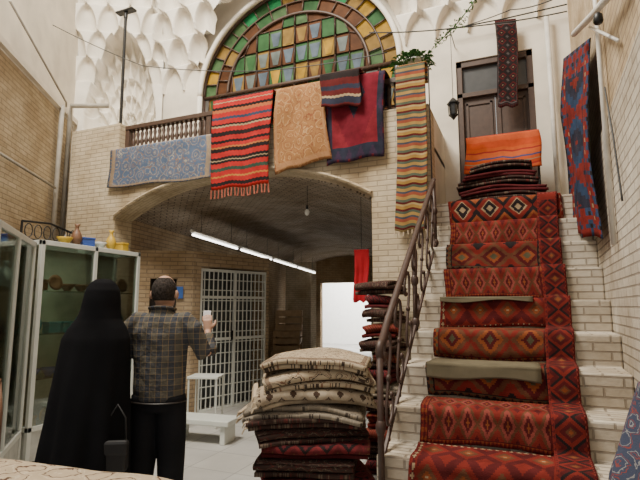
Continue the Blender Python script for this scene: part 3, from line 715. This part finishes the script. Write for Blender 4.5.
e=empty('pendant_bulb',(-2.5,5.6,3.05)); m=MB(); m.tube([(-2.5,5.6,3.12),(-2.5,5.6,2.80)],.004,5); att(m.build('cord',M['cable']),e)
m=MB(); m.lathe([(.014,0),(.016,-.04),(.02,-.05)],(-2.5,5.6,2.80)); att(m.build('socket',M['black']),e)
m=MB(); m.ball((-2.5,5.6,2.71),(.032,.032,.045)); att(m.build('bulb',whi,True),e); top(e,'bare bulb hanging from the brick vault','light bulb')
o=hang('hanging_cloth',(-1.80,2.17),(-1.62,2.17),(-1.63,1.56),(-1.79,1.56),5.40,plain('red_cloth',(.42,.018,.028),.9),'plain red cloth hanging under the vault',amp=.02,group='cloths',over=False,cat='cloth')
m=MB(); m.tube([(-1.82,5.40,2.18),(-1.60,5.40,2.18)],.006,6); m.tube([(-1.71,5.40,2.18),(-1.71,5.40,2.84)],.003,5); att(m.build('hanger',M['black']),o)
m=MB(); m.box(-.05,.05,-.006,.006,-.085,.085); o=m.build('wall_sign',plain('blue_enamel',(.04,.12,.40),.4),bevel=.003); place(o,(-4.50,5.63,1.70),math.radians(33)); top(o,'small blue enamel sign on the passage wall','sign')
# ---------------------------------------------------------------- plant, lantern, pipes, cables
e=empty('potted_plant',(-.96,5.05,4.03)); m=MB(); m.lathe([(.10,0),(.13,.12),(.14,.12),(.14,.14),(.12,.14),(.11,.10)],(-.96,5.05,4.04),18); att(m.build('pot',plain('white_pot',(.6,.6,.56),.5),True),e)
leafm=plain('leaf_green',(.035,.12,.02),.6,var=.5,scale=15)
def leaf(m,p,d,s):
    d=Vector(d).normalized(); sd=d.cross(Vector((0,0,1)));
    if sd.length<.1: sd=Vector((1,0,0))
    sd.normalize(); p=Vector(p); up=Vector((0,0,.25*s))
    m.add([p,p+d*s*.5+sd*s*.28+up,p+d*s-up*.6,p+d*s*.5-sd*s*.28+up,p+d*s*.5],[(0,1,4),(1,2,4),(2,3,4),(3,0,4)])
m=MB()
for i in range(420):
    a=random.uniform(0,2*pi); r=random.uniform(0,.20); leaf(m,(-.98+r*math.cos(a),5.03+r*.7*math.sin(a),4.15+random.uniform(0,.15)-r*.35),(math.cos(a),math.sin(a),random.uniform(-.5,.8)),random.uniform(.045,.08))
o=m.build('foliage',leafm,fix=False); o['kind']='stuff'; att(o,e); top(e,'leafy green plant in a pale pot on the pillar','potted plant')
def cable(pts,r,name,label,cat='cable',mat=None,group=None):
    P=[Vector(p) for p in pts]; out=[]
    for a,b in zip(P,P[1:]):
        for k in range(8):
            t=k/8; q=a.lerp(b,t); q.z-=.06*(a-b).length*t*(1-t)*1.2; out.append(q)
    out.append(P[-1]); m=MB(); m.tube(out,r,5); o=m.build(name,mat or M['cable'],True); top(o,label,cat,group=group); return o,out
vo,vp=cable([(-.72,4.98,4.30),(-.5,4.9,4.42),(-.25,4.75,4.60),(.05,4.6,4.78)],.006,'climbing_vine','thin climbing vine with small leaves along a wire','vine',leafm)
m=MB()
for p in vp:
    for k in range(6): leaf(m,p+Vector((random.uniform(-.04,.04),random.uniform(-.03,.03),random.uniform(-.05,.03))),(random.uniform(-1,1),random.uniform(-1,.3),random.uniform(-1,.5)),random.uniform(.03,.055))
o=m.build('leaves',leafm,fix=False); o['kind']='stuff'; att(o,vo,False)
G1='overhead cables'
cable([(-1.4,4.8,4.5),(-.5,4.9,4.40),(.58,5.2,4.50)],.007,'cable','black cable strung across the landing',group=G1)
cable([(-.785,4.885,4.03),(-.785,4.885,3.6),(-.785,4.885,2.6)],.007,'cable','black cable running down the pillar edge',group=G1)
cable([(-5.55,4.15,5.2),(-4.6,4.8,4.75),(-3.0,5.2,4.55),(-1.3,5.2,4.45)],.006,'cable','thin black cable sagging across the courtyard',group=G1)
cable([(.50,3.6,3.7),(.40,4.0,3.95),(.05,5.2,4.65),(-.62,5.6,4.8)],.006,'cable','thin cable from the brick wall to the door',group=G1)
cable([(.56,3.4,2.9),(.55,3.2,2.5),(.55,3.1,2.1)],.006,'cable','thin cable hanging on the brick wall',group=G1)
e=empty('hanging_lantern',(-.62,5.55,4.17)); m=MB(); m.tube([(-.62,5.55,4.75),(-.62,5.55,3.92)],.004,5); att(m.build('chain',M['black']),e)
m=MB(); m.lathe([(.01,.14),(.05,.10),(.075,.07),(.07,.06),(.055,.06)],(-.62,5.55,3.78),6); m.lathe([(.05,0),(.055,.012),(.02,-.03),(.005,-.05)][::-1],(-.62,5.55,3.70),6)
for k in range(6):
    a=k*pi/3; m.tube([(-.62+.05*math.cos(a),5.55+.05*math.sin(a),3.70),(-.62+.058*math.cos(a),5.55+.058*math.sin(a),3.84)],.005,4)
att(m.build('frame',M['black']),e); m=MB(); m.lathe([(.042,0),(.05,.13)],(-.62,5.55,3.71),6); att(m.build('glass',plain('smoked_glass',(.05,.05,.05),.15)),e)
m=MB(); m.tube([(-.62,5.55,4.75),(-.62,6.0,4.78)],.006,5); att(m.build('bracket',M['black']),e)
top(e,'black metal lantern hanging beside the landing door','lantern')
def pipe(pts,r,label,mat=M['grey'],group=None):
    m=MB(); m.tube(pts,r,10); o=m.build('drain_pipe',mat,True); top(o,label,'pipe',group=group); return o
pipe([(.44,5.9,2.6),(.44,5.9,4.9)],.028,'white vertical pipe beside the landing door',M['pipe'])
pipe([(-5.98,4.72,2.3),(-6.03,4.76,3.6),(-6.03,4.76,4.4)],.035,'grey vertical drain pipe on the brick wall',group='drain pipes')
pipe([(-6.13,4.98,2.3),(-6.13,4.98,4.3),(-6.02,4.9,4.45),(-5.6,5.2,4.50)],.035,'grey bent drain pipe on the brick wall',group='drain pipes')
pipe([(-4.9,2.95,3.15),(-5.95,4.68,3.15)],.016,'thin horizontal conduit on the brick wall',group='drain pipes')
pipe([(-4.9,3.15,4.75),(-5.78,4.62,4.35),(-5.9,4.72,4.35)],.014,'thin sloping conduit on the brick wall',group='drain pipes')
pipe([(.555,3.50,1.9),(.57,3.50,4.6)],.016,'thin pale conduit running up the brick wall',M['pipe'])
e=empty('pole_lamp',(-5.12,4.98,4.04)); m=MB(); m.tube([(-5.12,4.98,4.04),(-5.14,4.98,5.72)],.022,8); att(m.build('pole',M['black']),e)
m=MB(); m.tube([(-5.14,4.98,5.68),(-5.14,4.98,5.78)],.03,8); m.box(-5.30,-4.98,4.93,5.03,5.77,5.80); att(m.build('lamp_head',M['black'],bevel=.006),e); top(e,'thin black pole with a flat lamp on the balcony corner','lamp post')
e=empty('wall_bracket',(.50,3.2,3.2)); m=MB(); m.tube([(.52,2.5,3.05),(.50,3.2,3.30),(.47,3.9,3.56)],.022,8); m.tube([(.56,2.9,2.95),(.52,3.5,3.38)],.010,6); att(m.build('arm',M['pipe'],True),e)
m=MB(); m.lathe([(.012,0),(.024,-.015),(.028,-.05),(.020,-.066)],(.49,3.0,3.19),12); att(m.build('lamp_shade',M['black'],True),e); top(e,'pale metal bracket arm with a small black lamp','bracket')
# ---------------------------------------------------------------- people
skin=plain('skin',(.40,.23,.15),.55,var=.06)
def organic(name,mb,mat,vox=.01,sm=4):
    o=mb.build(name,mat,True,fix=True); r=o.modifiers.new('r','REMESH'); r.mode='VOXEL'; r.voxel_size=vox; r.use_smooth_shade=True
    s=o.modifiers.new('s','SMOOTH'); s.iterations=sm; s.factor=.5; return o
def head(m,c,k=1.0):
    x,y,z=c
    m.ball((x,y-.01*k,z+.02*k),(.077*k,.097*k,.105*k),20,14); m.ball((x,y+.03*k,z-.045*k),(.056*k,.062*k,.07*k),16,10); m.ball((x,y+.045*k,z-.085*k),(.03*k,.035*k,.03*k))
    m.tube([(x,y+.085*k,z+.02*k),(x,y+.105*k,z-.02*k),(x,y+.108*k,z-.03*k)],[.008,.012,.014],8)
    m.ball((x,y+.088*k,z-.062*k),(.024,.01,.006)); m.ball((x,y+.087*k,z-.074*k),(.020,.01,.007))
    for s in (-1,1):
        m.ball((x+s*.086*k,y-.012*k,z-.005*k),(.013,.022,.034)); m.tube([(x+s*.015,y+.088*k,z+.035*k),(x+s*.05,y+.075*k,z+.038*k)],.008,6)
    m.tube([(x,y-.025,z-.22),(x,y-.015,z-.13),(x,y-.005,z-.04)],[.062,.057,.060],14)
def hand(m,w,d,pn,s=1,curl=.4,thumb=1):
    w=Vector(w);d=Vector(d).normalized();pn=Vector(pn);pn=(pn-d*pn.dot(d)).normalized();sd=d.cross(pn)
    m.tube([w-d*.02,w+d*.03,w+d*.085],[(.024,.017),(.034,.016),(.038,.014)],10,up=sd)
    for i,(o,l) in enumerate(((-.030,.062),(-.010,.072),(.010,.068),(.030,.054))):
        b=w+d*.08+sd*o; a=curl*.6; p1=b+(d*math.cos(a)+pn*math.sin(a))*l*.5; a2=a+curl; p2=p1+(d*math.cos(a2)+pn*math.sin(a2))*l*.32; a3=a2+curl; p3=p2+(d*math.cos(a3)+pn*math.sin(a3))*l*.25
        m.tube([b,p1,p2,p3],[.0095,.009,.008,.007],8)
    b=w+d*.03-sd*.03*thumb; t1=b+(d*.7-sd*.7*thumb+pn*.25).normalized()*.04; t2=t1+(d*.95-sd*.1*thumb+pn*.35).normalized()*.034
    m.tube([b,t1,t2],[.013,.011,.009],8)
man=empty('person',(-2.38,2.80,0),math.radians(20))
armR=[(.17,-.01,1.41),(.225,-.015,1.36),(.305,.03,1.17),(.325,.10,1.19),(.275,.20,1.32)]
armL=[(-.17,-.01,1.41),(-.225,-.02,1.36),(-.265,-.03,1.13),(-.255,.01,.86)]
b=MB(); head(b,(0,.03,1.60),1.08)
b.tube([(0,0,.88),(0,0,1.0),(0,0,1.2),(0,-.01,1.36),(0,-.015,1.43)],[(.15,.10),(.145,.10),(.15,.105),(.17,.10),(.08,.06)],20,up=(1,0,0))
b.tube(armR,[.05,.05,.04,.038,.026],12); b.tube(armL,[.05,.05,.04,.027],12)
for s in (-1,1):
    b.tube([(s*.085,0,.90),(s*.10,.01,.5),(s*.11,-.02,.10)],[.075,.055,.038],14); b.tube([(s*.11,-.05,.05),(s*.115,.05,.04),(s*.12,.16,.03)],[.035,.038,.025],12)
hand(b,(-.255,.015,.85),(-.02,.08,-1),(1,0,0),curl=.45,thumb=-1)
hand(b,(.275,.205,1.325),(-.12,.22,.95),(-.3,.9,-.2),curl=.5,thumb=1)
att(organic('body',b,skin,.0065,3),man,False)
g=G('plaid_shirt',.9); xo,yo,zo=g.sep(g.obj())
def band(c,sc_,w): return g.math('LESS_THAN',g.math('ABSOLUTE',g.math('SUBTRACT',g.math('FRACT',g.math('MULTIPLY',c,sc_)),.5)),w)
c=g.mix(g.math('MULTIPLY',band(xo,13,.22),.8),(.105,.095,.075),(.05,.055,.068)); c=g.mix(g.math('MULTIPLY',band(zo,13,.22),.55),c,(.042,.045,.055)); c=g.mix(g.math('MULTIPLY',band(xo,26,.05),.55),c,(.24,.16,.08)); c=g.mix(g.math('MULTIPLY',band(zo,26,.05),.55),c,(.24,.18,.10))
g.bump(g.noise(g.obj(),10,4),.8,.04); plaid=g.out(c)
m=MB()
m.tube([(0,0,.86),(0,0,.95),(0,.0,1.05),(0,-.005,1.2),(0,-.015,1.33),(0,-.02,1.40),(0,-.015,1.455),(0,-.005,1.49)],[(.175,.128),(.182,.132),(.182,.135),(.19,.132),(.205,.125),(.18,.105),(.095,.082),(.072,.072)],28,up=(1,0,0))
m.tube([(.12,-.01,1.40)]+armR[:4]+[(.285,.18,1.30)],[.07,.07,.068,.058,.056,.042],14); m.tube([(-.12,-.01,1.40)]+armL[:3]+[(-.257,.0,.90)],[.07,.07,.068,.056,.042],14)
att(organic('shirt',m,plaid,.010,4),man,False)
m=MB(); m.tube([(.078*math.cos(a)*1.0,-.005+.078*math.sin(a),1.495+.012*math.sin(a)*-1) for a in [i*2*pi/24 for i in range(25)]],[(.012,.024)]*25,6,up=(0,0,1),cap=False); att(m.build('collar',plaid,True),man,False)
trm=plain('black_trousers',(.012,.012,.014),.9)
m=MB(); m.tube([(0,0,.80),(0,0,.88),(0,0,.94)],[(.170,.125),(.174,.128),(.165,.12)],24,up=(1,0,0))
for s in (-1,1): m.tube([(s*.086,-.005,.90),(s*.094,.0,.72),(s*.10,.005,.48),(s*.11,-.015,.25),(s*.112,-.01,.06)],[.104,.104,.094,.082,.080],18)
att(organic('trousers',m,trm,.011,4),man,False)
m=MB(); m.tube([(.183*math.cos(a),.136*math.sin(a),.862) for a in [i*2*pi/32 for i in range(33)]],[(.006,.016)]*33,6,up=(0,0,1),cap=False) ; att(m.build('belt',plain('black_leather',(.02,.015,.012),.4),True),man,False)
m=MB(); 
for s in (-1,1): m.tube([(s*.11,-.09,.045),(s*.113,0,.05),(s*.118,.10,.045),(s*.12,.19,.03)],[(.04,.04),(.045,.045),(.045,.035),(.03,.02)],12)
att(m.build('shoes',plain('shoe_leather',(.03,.02,.015),.4),True),man,False)
# short greying hair round the back and sides, thinning to a small bald crown
def hairf(u,v):
    a=(-.5*pi)+(u-.5)*pi*1.18; e_=min(u,1-u)*2
    ph=-.62+(.10-.30*(1-min(1,e_*2.5)))*0+v*(1.60-.25*(1-min(1,e_*3))); r=1.045-.05*max(0,v-.55)/.45-.03*(1-min(1,e_*6))-.02*(1-min(1,v*5))
    return (.0835*r*math.cos(ph)*math.cos(a),.019+.1055*r*math.cos(ph)*math.sin(a),1.6216+.1145*r*math.sin(ph))
ho=sheet('hair',hairf,36,26,plain('dark_greying_hair',(.035,.028,.024),.9,scale=70,var=.6,bump=.7),0); att(ho,man,False)
for s in (-1,1):
    m=MB(); m.ball((s*.034,.114,1.615),(.012,.008,.008)); att(m.build('eye',plain('eye_white',(.6,.6,.6),.2)),man,False)
top(man,'man in plaid shirt and black trousers, back turned, raising a phone','person')
m=MB(); m.box(-.030,.030,-.004,.004,-.06,.06); o=m.build('phone',plain('white_phone',(.75,.75,.75),.3),bevel=.004)
rotm=Matrix.Rotation(math.radians(20),4,'Z'); pp=rotm@Vector((.245,.275,1.42)); place(o,(pp.x-2.38,pp.y+2.80,pp.z),math.radians(20),math.radians(-12)); top(o,'white phone held up in a raised hand','phone')
wom=empty('person',(-2.60,2.46,0),math.radians(24))
b=MB(); head(b,(0,.03,1.55))
b.tube([(0,0,.84),(0,0,1.0),(0,0,1.16),(0,-.01,1.30),(0,-.015,1.37)],[(.14,.10),(.11,.09),(.12,.10),(.13,.09),(.07,.055)],20,up=(1,0,0))
for s in (-1,1):
    b.tube([(s*.11,0,1.33),(s*.14,0,1.28),(s*.145-.01,.04,1.06),(s*.06,.14,1.10)],[.042,.042,.036,.025],12)
    b.tube([(s*.07-.02,0,.88),(s*.08-.04,.01,.48),(s*.09-.05,-.02,.09)],[.07,.052,.036],14); b.tube([(s*.09-.05,-.05,.045),(s*.095-.05,.05,.035),(s*.10-.05,.14,.028)],[.032,.034,.022],12)
    hand(b,(s*.06,.14,1.10),(-s*.5,.45,.35),(-s*.3,-.9,0),curl=.6,thumb=s)
att(organic('body',b,skin,.0065,3),wom,False)
for s in (-1,1):
    m=MB(); m.ball((s*.032,.108,1.562),(.012,.008,.008)); att(m.build('eye',bpy.data.materials['eye_white']),wom,False)
prof=[(1.695,0,-.0,.010,.012),(1.69,0,0,.045,.055),(1.665,0,0,.078,.092),(1.62,0,0,.102,.118),(1.56,-.002,0,.112,.127),(1.49,-.005,-.005,.118,.125),(1.43,-.01,-.01,.135,.125),(1.37,-.015,-.01,.180,.135),(1.30,-.02,-.01,.212,.15),(1.15,-.03,.0,.228,.17),(.95,-.045,.0,.242,.185),(.7,-.055,.0,.258,.20),(.4,-.065,.0,.275,.22),(.2,-.07,.0,.29,.235),(.03,-.07,0,.30,.25)]
def cf(u,v):
    t=v*(len(prof)-1); i=min(int(t),len(prof)-2); k=t-i; A_=prof[i];B_=prof[i+1]; z,cx,cy,rx,ry=[A_[q]*(1-k)+B_[q]*k for q in range(5)]
    a=pi/2+u*2*pi; fold=max(0,(1.42-z))*.065
    r=1+fold*(math.sin(a*7+z*1.2)+.6*math.sin(a*12-z*2.1+1))+.014*math.sin(a*4+z*9)
    return (cx+rx*r*math.cos(a),cy+ry*r*math.sin(a),z)
ch=plain('black_chador_cloth',(.008,.008,.009),.95,var=.1,bump=.05)
ch.node_tree.nodes['Principled BSDF'].inputs['Specular IOR Level'].default_value=.06
co_=sheet('chador',cf,96,70,ch,.006,keep=lambda u,v: not ((u<.09 or u>.91) and .16<v<.40)); att(co_,wom,False)
m=MB(); 
for s in (-1,1): m.tube([(s*.09-.05,-.08,.04),(s*.093-.05,0,.045),(s*.098-.05,.09,.04),(s*.10-.05,.17,.028)],[(.036,.036),(.04,.04),(.038,.032),(.026,.018)],12)
att(m.build('shoes',plain('shoe_leather_b',(.02,.02,.02),.4),True),wom,False)
top(wom,'woman standing wrapped in a long black chador, back turned','person')
e=empty('handbag',(-2.385,2.43,.60),.5); m=MB(); m.box(-.075,.075,-.04,.04,-.10,.08); m.box(-.08,.08,-.047,.0,.0,.09); ob=m.build('body',plain('bag_leather',(.010,.009,.009),.6),bevel=.018); att(ob,e,False)
m=MB(); m.tube([(-.06,0,.07),(-.05,0,.22),(0,0,.30),(.05,0,.22),(.06,0,.07)],.006,6); att(m.build('strap',bpy.data.materials['bag_leather'],True),e,False)
top(e,'black leather handbag hanging at the side of the chador','handbag')
